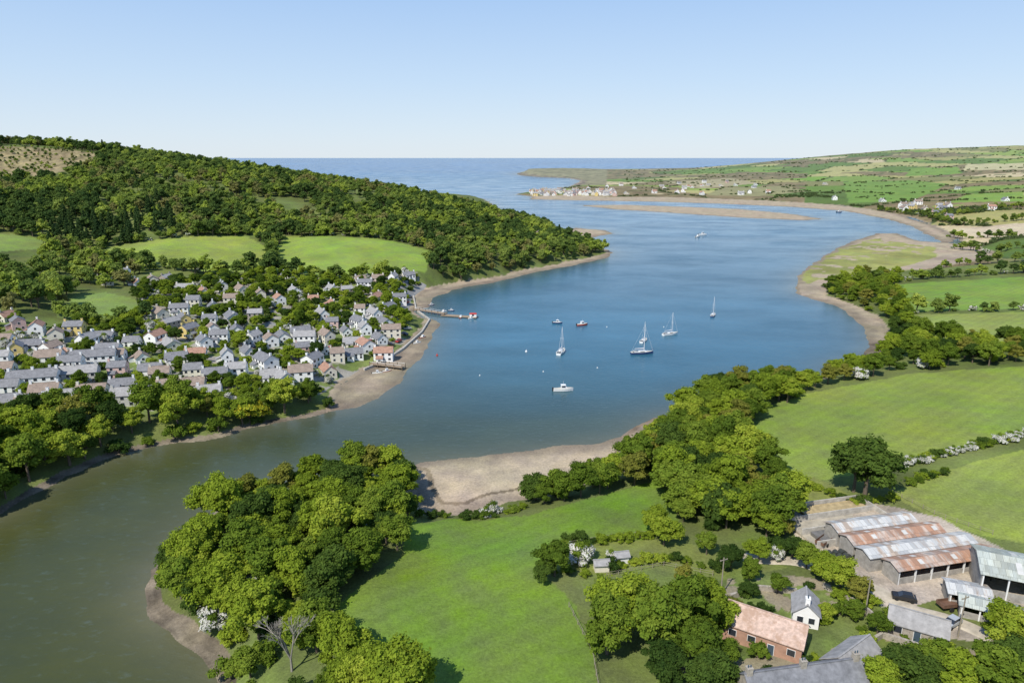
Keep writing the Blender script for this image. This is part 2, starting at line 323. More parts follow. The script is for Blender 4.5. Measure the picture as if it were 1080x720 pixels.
nt.links.new(mr(nt,r2,.3,.7,.06,.28),b.inputs['Roughness']); nt.links.new(mr(nt,an.outputs['Alpha'],0,1,0,.42),b.inputs['Specular IOR Level'])
bp=N(nt,'ShaderNodeBump'); bp.inputs['Strength'].default_value=.4; bp.inputs['Distance'].default_value=.3; nt.links.new(r1,bp.inputs['Height']); nt.links.new(bp.outputs[0],b.inputs['Normal'])
me.materials.append(m); obj('estuary_water',me)
# ------------------------------------------------------------------ tree prototypes
def ico():
    import bmesh
    bm=bmesh.new(); bmesh.ops.create_icosphere(bm,subdivisions=1,radius=1); v=np.array([x.co[:] for x in bm.verts]); f=np.array([[q.index for q in p.verts] for p in bm.faces]); bm.free(); return v,f
IV,IFc=ico()
def tree(name,seed,mat,H=12,R=5.2,lobes=40,per=150,q=.5,shape='round',mat2=None,p2=0,bark=BK,lr=(.24,.42)):
    r=np.random.RandomState(seed); cen=[];rad=[]
    for i in range(lobes):
        if shape=='cone':
            t=(i+.5)/lobes; zz=H*(.12+.85*t); rr=R*(1-t)**.8*.7; a=i*2.4+r.rand(); cen.append((rr*math.cos(a)*r.uniform(.5,1),rr*math.sin(a)*r.uniform(.5,1),zz)); rad.append(R*(.16+.26*(1-t)))
        else:
            d=r.normal(size=3); d/=np.linalg.norm(d)
            if d[2]<-.6: d[2]*=-.6
            k=r.uniform(.35,.86); base,vs=(.53,.50) if shape=='round' else (.42,.5)
            an_=math.atan2(d[1],d[0]); wob=1+.2*math.sin(3*an_+seed)+.16*math.sin(2*an_+seed*2.3)
            cen.append((d[0]*R*k*wob,d[1]*R*k*wob,H*base+d[2]*H*vs*k)); rad.append(R*r.uniform(*lr))
    cen=np.array(cen); rad=np.array(rad); n=lobes*per
    li=np.repeat(np.arange(lobes),per); d=r.normal(size=(n,3)); d/=np.linalg.norm(d,axis=1)[:,None]
    d[:,2]=np.where(d[:,2]<-.3,-d[:,2]*.8,d[:,2])
    fr=r.uniform(.72,1.14,n); fr=np.where(r.rand(n)<.16,fr*r.uniform(1.05,1.45,n),fr)
    pos=cen[li]+d*(rad[li]*fr)[:,None]*np.array((1,1,.85))
    nn=d*.9+r.normal(size=(n,3))*.5+np.array((0,0,.35)); nn/=np.linalg.norm(nn,axis=1)[:,None]
    t=np.cross(nn,r.normal(size=(n,3))); t/=np.linalg.norm(t,axis=1)[:,None]; bb=np.cross(nn,t)
    s=q*r.uniform(.45,1.1,n)[:,None]; s2=s*r.uniform(.5,.9,n)[:,None]
    V=np.stack([pos-t*s,pos-bb*s2*1.0,pos+t*s,pos+bb*s2],1).reshape(-1,3); Q=np.arange(n*4).reshape(-1,4)
    lt=r.rand(lobes); tint=np.clip(lt[li]*.7+r.rand(n)*.5-.1,0,1)
    mi=np.zeros(n,int)
    if mat2: mi=((r.rand(n)<p2)&(r.rand(lobes)[li]<.88)).astype(int)
    cv=(IV[None]*(rad*.72)[:,None,None]*np.array((1,1,.85))+cen[:,None]).reshape(-1,3); cf=(IFc[None]+(np.arange(lobes)*len(IV))[:,None,None]).reshape(-1,3)+n*4
    mb=MB(); mb.tube((0,0,-1.5),(.1,.05,H*.42),R*.075,R*.05,0,7)
    for i in range(6):
        c=cen[r.randint(lobes)]; mb.tube((.05,.03,H*r.uniform(.22,.4)),tuple(c),R*.04,R*.012,0,5)
    tv=np.array(mb.v); tf4=np.array([f for f in mb.f if len(f)==4])
    off=n*4+len(cv)
    V=np.concatenate([V,cv,tv]); Qa=np.concatenate([Q,tf4+off])
    mats=[mat,mat2 or mat,bark]
    return mesh_np(name,V,Qa,mats,np.concatenate([mi,np.full(len(tf4),2)]),cf,np.zeros(len(cf),int),np.concatenate([tint,np.full(len(tf4),.5),np.full(len(cf),.1)]))
near=[tree('nb%d'%i,100+i,mt,H=h,R=r_,lobes=lb,per=205,q=.36,lr=lr) for i,(mt,h,r_,lb,lr) in enumerate([(LB,12,5.4,50,(.14,.36)),(LM,12.5,5,48,(.14,.38)),(LD,12,5.6,54,(.14,.34)),(LB,11,5.8,60,(.12,.31)),(LO,11.5,4.8,44,(.14,.35)),(LM,13,5.2,56,(.13,.34))])]
nbush=[tree('nbu%d'%i,140+i,mt,H=3.6,R=2.6,lobes=16,per=110,q=.28,shape='bush') for i,mt in enumerate([LM,LB,LD])]
nhaw=tree('nh',150,LM,H=5,R=3,lobes=24,per=140,q=.27,shape='bush',mat2=LW,p2=.86)
nyel=tree('ny',151,LB,H=8,R=3.8,lobes=26,per=150,q=.36,mat2=LY,p2=.7)
def bare():
    mb=MB(); r=random.Random(5)
    def br(p,d,L,w,k):
        e=p+d*L; mb.tube(p,e,w,w*.65,0,5,False)
        if k==0: return
        for i in range(3 if k>1 else 4):
            nd=(d+Vector((r.uniform(-1,1),r.uniform(-1,1),r.uniform(-.1,.8)))*.75).normalized(); br(e,nd,L*r.uniform(.6,.85),w*.62,k-1)
    br(Vector((0,0,-1)),Vector((0,0,1)),3.2,.24,5); return mb.mesh('bare',[BG])
nbare=bare()
pc_=bpy.data.collections.new('tree_kinds')
def proto(nm,me): o=bpy.data.objects.new(nm,me); pc_.objects.link(o)
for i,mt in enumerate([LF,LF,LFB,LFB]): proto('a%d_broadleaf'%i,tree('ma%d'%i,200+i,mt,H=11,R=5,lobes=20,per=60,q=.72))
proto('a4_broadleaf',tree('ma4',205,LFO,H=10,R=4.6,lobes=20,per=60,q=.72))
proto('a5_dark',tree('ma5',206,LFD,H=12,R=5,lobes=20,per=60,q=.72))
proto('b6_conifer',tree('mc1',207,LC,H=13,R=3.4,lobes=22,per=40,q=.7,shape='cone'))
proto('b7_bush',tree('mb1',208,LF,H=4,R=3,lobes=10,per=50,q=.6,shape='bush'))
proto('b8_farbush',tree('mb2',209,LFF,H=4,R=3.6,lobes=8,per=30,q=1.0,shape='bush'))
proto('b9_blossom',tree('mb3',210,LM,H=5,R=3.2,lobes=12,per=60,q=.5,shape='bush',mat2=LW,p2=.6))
def scatter(name,pts,scl,idx,sink=.2):
    pts=np.asarray(pts); n=len(pts); zz=hgt(pts[:,0],pts[:,1])-sink
    me=bpy.data.meshes.new(name); me.vertices.add(n); me.vertices.foreach_set('co',np.stack([pts[:,0],pts[:,1],zz],-1).astype(np.float32).ravel())
    rot=np.zeros((n,3),np.float32); rot[:,2]=RNG.rand(n)*6.28
    a=me.attributes.new('rot','FLOAT_VECTOR','POINT'); a.data.foreach_set('vector',rot.ravel())
    scl=np.asarray(scl); s3=np.stack([scl,scl,scl*RNG.uniform(.8,1.15,n)],-1).astype(np.float32)
    a=me.attributes.new('scl','FLOAT_VECTOR','POINT'); a.data.foreach_set('vector',s3.ravel())
    a=me.attributes.new('idx','INT','POINT'); a.data.foreach_set('value',np.asarray(idx,np.int32))
    o=obj(name,me); ng=bpy.data.node_groups.new(name,'GeometryNodeTree')
    ng.interface.new_socket('Geometry',in_out='INPUT',socket_type='NodeSocketGeometry'); ng.interface.new_socket('Geometry',in_out='OUTPUT',socket_type='NodeSocketGeometry')
    gi=ng.nodes.new('NodeGroupInput'); go=ng.nodes.new('NodeGroupOutput'); ip=ng.nodes.new('GeometryNodeInstanceOnPoints')
    ci=ng.nodes.new('GeometryNodeCollectionInfo'); ci.inputs['Collection'].default_value=pc_; ci.inputs['Separate Children'].default_value=True; ci.inputs['Reset Children'].default_value=True
    def na(t,nm):
        k=ng.nodes.new('GeometryNodeInputNamedAttribute'); k.data_type=t; k.inputs['Name'].default_value=nm; return k.outputs[0]
    er=ng.nodes.new('FunctionNodeEulerToRotation'); L=ng.links.new
    L(gi.outputs[0],ip.inputs['Points']); L(ci.outputs[0],ip.inputs['Instance']); ip.inputs['Pick Instance'].default_value=True
    L(na('INT','idx'),ip.inputs['Instance Index']); L(na('FLOAT_VECTOR','rot'),er.inputs[0]); L(er.outputs[0],ip.inputs['Rotation']); L(na('FLOAT_VECTOR','scl'),ip.inputs['Scale']); L(ip.outputs[0],go.inputs[0])
    md=o.modifiers.new('scatter','NODES'); md.node_group=ng; return o
def jit(poly,sp,j=.42):
    x0,y0=poly.min(0); x1,y1=poly.max(0)
    gx,gy=np.meshgrid(np.arange(x0,x1,sp),np.arange(y0,y1,sp)); gx=gx+RNG.uniform(-j,j,gx.shape)*sp; gy=gy+RNG.uniform(-j,j,gy.shape)*sp
    m=inside(poly,gx,gy); return np.stack([gx[m],gy[m]],-1)
lowb=TP([(-300,340),(0,336),(50,330),(85,312),(140,300),(150,287),(220,292),(290,292),(330,295),(400,293),(450,289),(458,299),(480,299),(540,287),(615,272),(638,266)])
back=np.array([(.12*790,790),(.05*900,900),(-.06*1000,1000),(-.3*1120,1120),(-1.2*1120,1120)])
HW=np.concatenate([lowb,back]); pts=jit(HW,8.0)
keep=np.ones(len(pts),bool)
for k in (0,1,2,3): keep&=~inside(FW[k],pts[:,0],pts[:,1])
keep&=sdist(UPL,pts[:,0],pts[:,1])>4
hm=inside(HEATH,pts[:,0],pts[:,1]); keep&=~(hm&(RNG.rand(len(pts))<.4))
cl=fbm(pts[:,0]/45,pts[:,1]/45,71); keep&=~((cl<.37)&(pts[:,1]<560)); keep&=~((pts[:,1]<470)&(RNG.rand(len(pts))<.3))
hi=(pts[:,1]>640)&(pts[:,0]<-150)&(fbm(pts[:,0]/55,pts[:,1]/35,72)<.42); keep&=~(hi&(RNG.rand(len(pts))<.8))
pts=pts[keep]; n=len(pts)
cn=fbm(pts[:,0]/55,pts[:,1]/45,81); c2=fbm(pts[:,0]/40,pts[:,1]/40,83)
idx=RNG.choice([0,1,2,3,4,5],n,p=[.30,.26,.12,.12,.08,.12])
idx=np.where((c2>.58)&(RNG.rand(n)<.7),RNG.choice([2,3],n),idx)
idx=np.where((cn<.40)&(RNG.rand(n)<.85),5,idx)
idx=np.where((cn>.58)&(cn<.64)&(RNG.rand(n)<.6),4,idx)
CON=TP([(50,262),(60,230),(180,222),(190,250),(150,262),(90,270)])
con=(inside(CON,pts[:,0],pts[:,1])&(RNG.rand(n)<.8))|((cn>.70)&(RNG.rand(n)<.4)&(pts[:,1]>560)); idx=np.where(con,6,idx)
scl=RNG.uniform(.55,1.2,n); scl=np.where(inside(HEATH,pts[:,0],pts[:,1]),RNG.uniform(.2,.45,n),scl)
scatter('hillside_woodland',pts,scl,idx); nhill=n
q=RNG.rand(90000,2); fy=600*(7.0**q[:,0]); fx=(.05+q[:,1]*1.05)*fy
e2,_=vor(fx,fy); ok=(sdist(UPR,fx,fy)>8)&((e2<3.4)|((RNG.rand(len(fx))<.5)&(fbm(fx/160,fy/160,33)>.76)))
ok&=~inside(FW[11],fx,fy)&~((fx/fy<.16)&(fy>2300))
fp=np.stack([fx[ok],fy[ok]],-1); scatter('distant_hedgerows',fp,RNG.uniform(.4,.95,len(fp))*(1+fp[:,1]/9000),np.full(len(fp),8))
def line(lpx,sp,jt=1.5):
    w=[T(a,b)[:2] for a,b in lpx]; out=[]
    for (x1,y1),(x2,y2) in zip(w[:-1],w[1:]):
        L=math.hypot(x2-x1,y2-y1); k=max(1,int(L/sp))
        for i in range(k):
            t=(i+random.random()*.6)/k; out.append((x1+(x2-x1)*t+random.uniform(-jt,jt),y1+(y2-y1)*t+random.uniform(-jt,jt)))
    return np.array(out)
LN=[]
for l in [[(930,299),(985,293),(1080,288),(1300,284)],[(958,330),(1080,327),(1300,327)],[(985,283),(1080,276),(1200,272)],[(1000,262),(1080,262),(1200,262)],[(1000,250),(1080,251),(1200,250)],[(970,226),(1010,238),(1080,232)],[(925,222),(1000,228),(1080,218)],[(60,333),(110,347),(160,336)],[(285,250),(288,288)],[(82,264),(165,252),(262,248)],[(300,249),(400,251),(458,264)],[(100,275),(150,281),(220,289),(286,288)]]:
    LN.append(line(l,4.5,2.5))
LN=np.concatenate(LN); n=len(LN); scatter('field_hedgerows',LN,RNG.uniform(.45,.95,n),RNG.choice([0,1,2,5,7,9],n,p=[.2,.2,.2,.15,.15,.1]))
EXC=[T(308,708)[:2]]
def put(name,me,x,y,s,sz=None,sink=.2):
    z=float(hgt(x,y)); 
    if z<.2: return
    return obj(name,me,(x,y,z-sink),random.uniform(0,6.28),(s,s*random.uniform(.9,1.1),(sz or s)*random.uniform(.88,1.12)))
def wood(lpx,sp,wts,smin,smax,bush=.15,minsd=1.0):
    p=TP(lpx); q=jit(p,sp)
    sd=np.maximum(sdist(UPL,q[:,0],q[:,1]),sdist(UPR,q[:,0],q[:,1]))
    for (x,y),d in zip(q,sd):
        if d<minsd or any(math.hypot(x-a,y-b)<4.5 or (abs(x-a)<7 and -16<y-b<1) for a,b in EXC): continue
        r=random.random()
        if r<bush or d<3: put('bush',random.choice(nbush),x,y,random.uniform(.8,1.5))
        elif r<bush+.025: put('hawthorn_tree',nhaw,x,y,random.uniform(.8,1.4))
        else: put('broadleaf_tree',near[np.random.RandomState(int(x*7+y*13)%99991).choice(6,p=wts)],x,y,random.uniform(smin,smax))
wood([(-150,590),(-150,455),(0,447),(60,440),(130,448),(170,438),(220,434),(270,430),(340,423),(349,432),(300,443),(230,459),(150,472),(70,498),(0,540)],6.2,[.17,.22,.30,.13,.05,.13],.65,1.2,.14)
wood([(178,603),(205,565),(262,530),(330,512),(425,503),(438,525),(430,548),(422,585),(392,603),(350,640),(332,655),(340,682),(395,708),(430,735),(435,800),(240,800),(234,715),(226,690),(204,664),(176,640)],4.8,[.25,.2,.14,.2,.08,.13],.45,1.05,.2)
wood([(548,530),(560,518),(655,503),(664,520),(600,533),(552,540)],5,[.15,.3,.2,.15,.05,.15],.55,.85)
wood([(655,512),(672,478),(700,450),(740,423),(800,405),(845,404),(862,413),(812,432),(788,446),(778,470),(800,490),(822,505),(836,530),(826,560),(838,583),(790,578),(762,562),(712,556),(700,520),(668,518)],5.5,[.23,.2,.15,.2,.08,.14],.45,1.1)
wood([(872,312),(868,303),(900,293),(950,290),(945,305),(960,332),(985,357),(1080,366),(1300,370),(1300,383),(1080,384),(960,391),(905,403),(850,413),(848,403),(900,393),(930,376),(943,352),(925,332)],7,[.22,.25,.10,.20,.1,.13],.5,.9)
for u,v,k,s in [(912,524,2,1.45),(900,519,2,1.15),(690,690,1,1.05),(655,672,0,1.0),(720,680,5,1.0),(745,665,3,.9),(640,690,5,.85),(700,715,2,.7),(672,655,3,.9),(735,705,1,.8),(585,608,1,.75),(575,612,2,.5),(868,612,3,.6),(885,625,0,.6),(905,636,4,.5),(850,600,1,.5),(1055,675,3,.7),(1070,698,0,.8),(985,720,1,.75),(955,730,2,.8),(1010,735,3,.8),(1045,740,5,.8),(925,740,0,.7),(770,600,2,.5),(745,585,1,.45),(790,612,5,.4),(775,655,4,.4),(835,588,2,.5),(800,592,0,.5),(700,575,0,.6),(690,560,3,.6),(1075,722,2,.8),(925,668,1,.4),(870,655,3,.35),(748,735,2,.7),(390,735,0,.7),(365,725,3,.6),(765,700,1,.45),(720,620,4,.45),(790,630,2,.35),(820,625,1,.4),(900,652,5,.35),(1045,612,1,.3)]:
    x,y,z=T(u,v); put('broadleaf_tree',near[k],x,y,s)
for u,v,s in [(610,592,1.15),(618,590,.9),(520,542,.8),(512,545,.7),(905,400,1.3),(820,590,.7),(645,590,.6),(205,612,1.0),(395,560,.8),(230,590,.8)]: x,y,z=T(u,v); put('hawthorn_tree',nhaw,x,y,s)
for q in line([(950,492),(1000,480),(1080,461),(1200,440)],1.5,.9): 
    if random.random()<.75: put('hawthorn_hedge',nhaw,q[0],q[1],random.uniform(.3,.75))
    else: put('hedge_bush',random.choice(nbush),q[0],q[1],random.uniform(.45,.85))
for l in [[(445,545),(520,545),(560,535)],[(840,508),(900,532),(945,525)],[(590,575),(640,570),(690,565)],[(640,600),(700,590),(760,600)],[(580,602),(640,612)],[(1000,498),(955,512)]]:
    for q in line(l,2.2,.8): put('hedge_bush',random.choice(nbush),q[0],q[1],random.uniform(.35,.75))
x,y,z=T(264,447); put('laburnum_tree',nyel,x,y,1.2)
x,y,z=T(277,444); put('laburnum_tree',nyel,x,y,.8)
x,y=EXC[0]; put('bare_tree',nbare,x,y,1.15)
for i in range(9): put('bush',random.choice(nbush),x+random.uniform(-7,7),y-random.uniform(2,12),random.uniform(.5,.9))
q=jit(GARD,3.6)
ya=inside(YARD,q[:,0],q[:,1])
for (x,y),k in zip(q,ya):
    if not k and random.random()<.4: put('bush',random.choice(nbush),x,y,random.uniform(.3,.8))
# ------------------------------------------------------------------ buildings
WALL=[surf('render_white',(.82,.81,.79),.8,.04),surf('render_cream',(.70,.65,.54),.8,.08),surf('render_grey',(.55,.54,.51),.8,.1),surf('stone_wall',(.35,.31,.26),.9,.3,2.),surf('brick_wall',(.42,.25,.18),.9,.2),surf('render_yellow',(.68,.53,.2),.8,.08),surf('render_pink',(.64,.45,.40),.8,.08)]
ROOF=[surf('slate_roof',(.19,.19,.20),.6,.3,1.),surf('slate_pale',(.31,.30,.295),.7,.25,1.),surf('tile_brown',(.27,.21,.17),.8,.3,1.),surf('tile_red',(.36,.21,.15),.8,.3,1.)]
GLASS=surf('window_glass',(.03,.035,.045),.1,.1,1,.8); FRM=surf('frame_white',(.75,.75,.74),.5,.03); TRIM=surf('door_dark',(.06,.09,.12),.5,.1)
CONC=surf('concrete',(.44,.41,.36),.9,.3,.7); BLK=surf('blockwork',(.33,.31,.28),.9,.3,1.)
def house_mesh(L,W,He,Rh,wall,roof,st=2,chim=2,ext=0,wins=True):
    mb=MB(); a,b=L/2,W/2
    mb.v+=[(-a,-b,-3),(a,-b,-3),(a,b,-3),(-a,b,-3),(-a,-b,He),(a,-b,He),(a,b,He),(-a,b,He),(-a,0,He+Rh),(a,0,He+Rh)]
    for f in((0,1,5,4),(2,3,7,6),(1,2,6,9,5),(3,0,4,8,7)): mb.f.append(f); mb.m.append(0)
    o=.3; dz=Rh/b*o
    for s in(-1,1):
        e=[(-a-o,s*(b+o),He-dz+.04),(a+o,s*(b+o),He-dz+.04),(a+o,0,He+Rh+.04),(-a-o,0,He+Rh+.04)]
        if s>0: e=e[::-1]
        mb.hull8(e+[(p[0],p[1],p[2]+.16) for p in e],1)
    mb.box(-a-o,-.14,He+Rh+.15,a+o,.14,He+Rh+.27,1)
    for k in range(chim):
        cx=(-a+.5,a-.5,0)[k]; mb.box(cx-.45,-.4,He+Rh-.6,cx+.45,.4,He+Rh+1.1,0); mb.box(cx-.5,-.45,He+Rh+1.1,cx+.5,.45,He+Rh+1.22,0)
        for t in(-.2,.2): mb.tube((cx+t,0,He+Rh+1.2),(cx+t,0,He+Rh+1.6),.12,.1,4,6)
    if wins:
        nn=max(2,int(L/2.7)); sh=He/st
        for f in range(st):
            zc=sh*f+sh*.55
            for i in range(nn):
                xc=-a+L*(i+.5)/nn
                for s in(-1,1):
                    dr=(f==0 and i==nn//2)
                    h0,h1=(0.0,2.05) if dr else (zc-.55,zc+.65); w=.5 if dr else .62
                    y0,y1=sorted((s*(b-.05),s*(b+.05))); mb.box(xc-w-.08,y0,h0,xc+w+.08,y1,h1+.08,3)
                    y0,y1=sorted((s*(b-.05),s*(b+.08))); mb.box(xc-w,y0,h0+.05,xc+w,y1,h1,4 if dr else 2)
            for s in(-1,1):
                for yc in ((-W*.22,W*.22) if f==0 else (0,)):
                    x0,x1=sorted((s*(a-.05),s*(a+.05))); mb.box(x0,yc-.6,zc-.6,x1,yc+.6,zc+.7,3)
                    x0,x1=sorted((s*(a-.05),s*(a+.08))); mb.box(x0,yc-.5,zc-.5,x1,yc+.5,zc+.6,2)
    if ext:
        x0=-a*.7; x1=x0+L*.35; mb.box(x0,-b-2.6,-3,x1,-b-.02,2.4,0)
        mb.hull8([(x0-.2,-b-2.9,2.35),(x1+.2,-b-2.9,2.35),(x1+.2,-b-.03,3.3),(x0-.2,-b-.03,3.3),(x0-.2,-b-2.9,2.5),(x1+.2,-b-2.9,2.5),(x1+.2,-b-.03,3.45),(x0-.2,-b-.03,3.45)],1)
        mb.box((x0+x1)/2-.6,-b-2.66,.9,(x0+x1)/2+.6,-b-2.58,1.9,2)
    return mb.mesh('house',[wall,roof,GLASS,FRM,TRIM])
HV=[]
rs=random.Random(3)
for i in range(34):
    w=rs.choices(range(7),[22,4,1.5,.8,.4,.6,.5])[0]; rf=rs.choices(range(4),[5,4,3.5,1.2])[0]
    L=rs.uniform(7.5,12); HV.append((house_mesh(L,rs.uniform(6.0,7.4),rs.choice([2.8,4.6,5,5]),rs.uniform(2.0,2.7),WALL[w],ROOF[rf],2,rs.choice([1,2,2]),rs.random()<.5),L))
TER=[house_mesh(18,7,5,2.6,WALL[i],ROOF[j],2,3) for i,j in((0,0),(2,1),(1,2))]
hs=[(10,412),(36,409),(62,406),(88,403),(114,399),(6,393),(30,389),(54,385),(76,390),(98,387),(120,384),(35,436),(70,428),(100,424),(146,425),(190,418),(222,422),(20,347),(32,368),(55,374),(93,366),(118,378),(72,379),(150,381),(165,362),(170,337),(180,347),(180,366),(200,354),(207,376),(187,381),(160,394),(232,360),(222,343),(216,367),(240,382),(250,397),(264,396),(262,375),(268,362),(286,364),(300,361),(310,354),(322,362),(333,353),(345,360),(351,346),(365,353),(373,364),(385,352),(400,360),(413,354),(405,343),(395,336),(380,331),(379,345),(330,386),(346,394),(318,400),(300,407),(356,380),(341,372),(373,377),(387,381),(386,370),(320,374),(145,301),(161,301),(176,299),(196,306),(215,311),(235,307),(255,311),(225,327),(245,321),(205,323),(275,316),(295,321),(311,313),(331,319),(351,323),(366,311),(385,303),(399,299),(380,297),(415,297),(431,293),(350,307),(300,293),(421,319),(396,316),(409,326),(225,353),(190,331),(240,342),(270,337),(340,337),(281,387),(405,379),(130,410),(170,402),(205,398),(228,402),(300,385),(285,400),(140,364),(195,343),(250,352),(12,428),(50,422),(565,250),(560,248),(400,247),(18,375),(-20,400),(-25,385),(-30,415),(5,362),(-20,352),(8,338),(40,352),(3,385),(60,360),(80,352),(110,358),(130,292),(112,300),(95,290)]
HP=[]
for i,(u,v) in enumerate(hs):
    x,y,z=T(u,v)
    big=(u,v) in((146,425),(190,418),(88,403),(36,409),(98,387))
    r=rs.random(); yaw=math.radians(12 if r<.45 else (-55 if r<.85 else 75))+rs.uniform(-.2,.2)
    if v>384 and u<240: yaw=math.radians(14)+rs.uniform(-.06,.06)
    me_,L=rs.choice(HV)
    if big: me_=rs.choice(TER); L=18
    if any(math.hypot(x-a,y-b)<(c+L)*.42 for a,b,c in HP) : 
        x+=rs.uniform(-3,3); y+=rs.uniform(-1,4)
    if any(math.hypot(x-a,y-b)<7.4 for a,b,c in HP): continue
    HP.append((x,y,L)); zz=float(hgt(x,y)); k=rs.uniform(.74,.92); obj('terraced_house' if big else 'house',me_,(x,y,zz-.2),yaw,(.9,.9,.85) if big else (k,k,.85))
HA=np.array(HP)
q=jit(VILL,5.2)
for x,y in q:
    d=np.hypot(HA[:,0]-x,HA[:,1]-y).min()
    if d>5.8 and random.random()<.85 and float(hgt(x,y))>1.2:
        if d>7.5 and random.random()<.6: put('garden_tree',near[random.choice([0,1,3,3,5,2])],x,y,random.uniform(.3,.7))
        else: put('garden_shrub',random.choice(nbush+[nbush[1],nhaw]),x,y,random.uniform(.5,1.1))
dh=[(575,205),(583,204.5),(590,204.2),(597,204.6),(604,204),(612,205.2),(620,204.5),(628,205.5),(640,206),(592,202),(606,202),(660,205),(690,204),(720,203),(742,205),(700,199),(655,196),(640,198),(810,204),(880,211),(930,213),(952,219),(962,221),(975,224),(968,216),(985,228),(1000,232),(1045,222),(1060,212),(1010,200),(870,195),(620,199)]
dh+=[(rs.uniform(560,648),rs.uniform(201.5,206.8)) for _ in range(100)]+[(rs.uniform(650,800),rs.uniform(192,206)) for _ in range(18)]+[(rs.uniform(940,1000),rs.uniform(214,230)) for _ in range(6)]
for u,v in dh:
    x,y,z=T(u,v)
    if z>.4: obj('distant_house',rs.choice(HV[:12])[0],(x,y,z),rs.choice([0.1,1.6])+rs.uniform(-.3,.3),(1.2,1.2,1.25))
# ------------------------------------------------------------------ roads
def road(name,lpx,w,mat,lift=.12):
    pts=[T(a,b)[:2] for a,b in lpx]; P=[]
    for i in range(len(pts)-1):
        p0=np.array(pts[max(i-1,0)]);p1=np.array(pts[i]);p2=np.array(pts[i+1]);p3=np.array(pts[min(i+2,len(pts)-1)]); k=max(2,int(np.hypot(*(p2-p1))/1.2))
        for t in np.arange(k)/k: P.append(.5*((2*p1)+(-p0+p2)*t+(2*p0-5*p1+4*p2-p3)*t*t+(-p0+3*p1-3*p2+p3)*t**3))
    P=np.array(P); d=np.gradient(P,axis=0); d/=np.linalg.norm(d,axis=1)[:,None]+1e-9; nrm=np.stack([-d[:,1],d[:,0]],-1)
    o=np.linspace(-1,1,7)*w/2; G=P[:,None]+nrm[:,None]*o[None,:,None]; z=hgt(G[...,0],G[...,1])+lift; z=np.maximum(z,.3); z[:,0]-=.3; z[:,-1]-=.3
    obj(name,mesh_np(name,np.concatenate([G,z[...,None]],-1).reshape(-1,3),grid_faces(len(P),7),[mat],smooth=True))
ASPH=surf('asphalt',(.24,.235,.225),.9,.15,.5); TRK=surf('gravel_track',(.46,.40,.31),.95,.3,.5)
road('coast_road',[(446,299),(432,312),(424,328),(404,349),(385,361),(335,367),(262,384),(180,396),(110,408),(0,424),(-80,434)],6.5,ASPH)
road('village_street',[(432,297),(385,322),(345,330),(300,343),(256,332),(212,334),(150,350),(110,368),(50,380),(-60,384)],5,ASPH)
road('village_street',[(256,332),(235,316),(190,312),(140,310)],4.5,ASPH)
road('village_street',[(262,384),(255,360),(256,332)],4.5,ASPH)
road('farm_track',[(1120,720),(1050,676),(1005,655),(960,642),(925,622),(880,606),(840,592),(800,590),(770,582)],4.2,TRK)
road('farm_track',[(880,606),(852,575),(842,548),(862,530)],4.0,TRK)
# ------------------------------------------------------------------ farm
def corr(n,c,c2,s=.25,lo=.45,hi=.56):
    m,nt,b=newmat(n); tc=N(nt,'ShaderNodeTexCoord').outputs['Object']
    w=N(nt,'ShaderNodeTexWave'); w.bands_direction='X'; w.inputs['Scale'].default_value=1.2; nt.links.new(tc,w.inputs[0])
    mp=N(nt,'ShaderNodeMapping'); mp.inputs['Scale'].default_value=(.5,.12,.2); nt.links.new(tc,mp.inputs[0])
    g=noise(nt,mp.outputs[0],s*3,6,.75); c_=mixc(nt,c,c2,mr(nt,g,lo,hi,0,1))
    bk=N(nt,'ShaderNodeTexBrick'); bk.inputs['Scale'].default_value=1; bk.inputs['Brick Width'].default_value=1.1; bk.inputs['Row Height'].default_value=1.7; bk.inputs['Mortar Size'].default_value=.03
    bk.inputs['Color1'].default_value=(.72,.72,.72,1); bk.inputs['Color2'].default_value=(1.2,1.17,1.12,1); bk.inputs['Mortar'].default_value=(.5,.48,.45,1); nt.links.new(tc,bk.inputs[0])
    c_=mixc(nt,c_,bk.outputs[0],1.0,'MULTIPLY')
    c_=mixc(nt,c_,tuple(x*.6 for x in c),mr(nt,w.outputs['Fac'],0,1,.3,0))
    nt.links.new(c_,b.inputs['Base Color']); b.inputs['Roughness'].default_value=.55
    bp=N(nt,'ShaderNodeBump'); bp.inputs['Strength'].default_value=.6; bp.inputs['Distance'].default_value=.08; nt.links.new(w.outputs['Fac'],bp.inputs['Height']); nt.links.new(bp.outputs[0],b.inputs['Normal']); return m
CG=corr('corrugated_grey',(.56,.57,.57),(.46,.36,.28),lo=.5,hi=.6); CR=corr('corrugated_rust',(.54,.46,.40),(.42,.22,.13),lo=.42,hi=.54); CW=corr('corrugated_fibre',(.50,.54,.50),(.42,.44,.38)); DK=surf('barn_dark',(.03,.028,.025),.9)
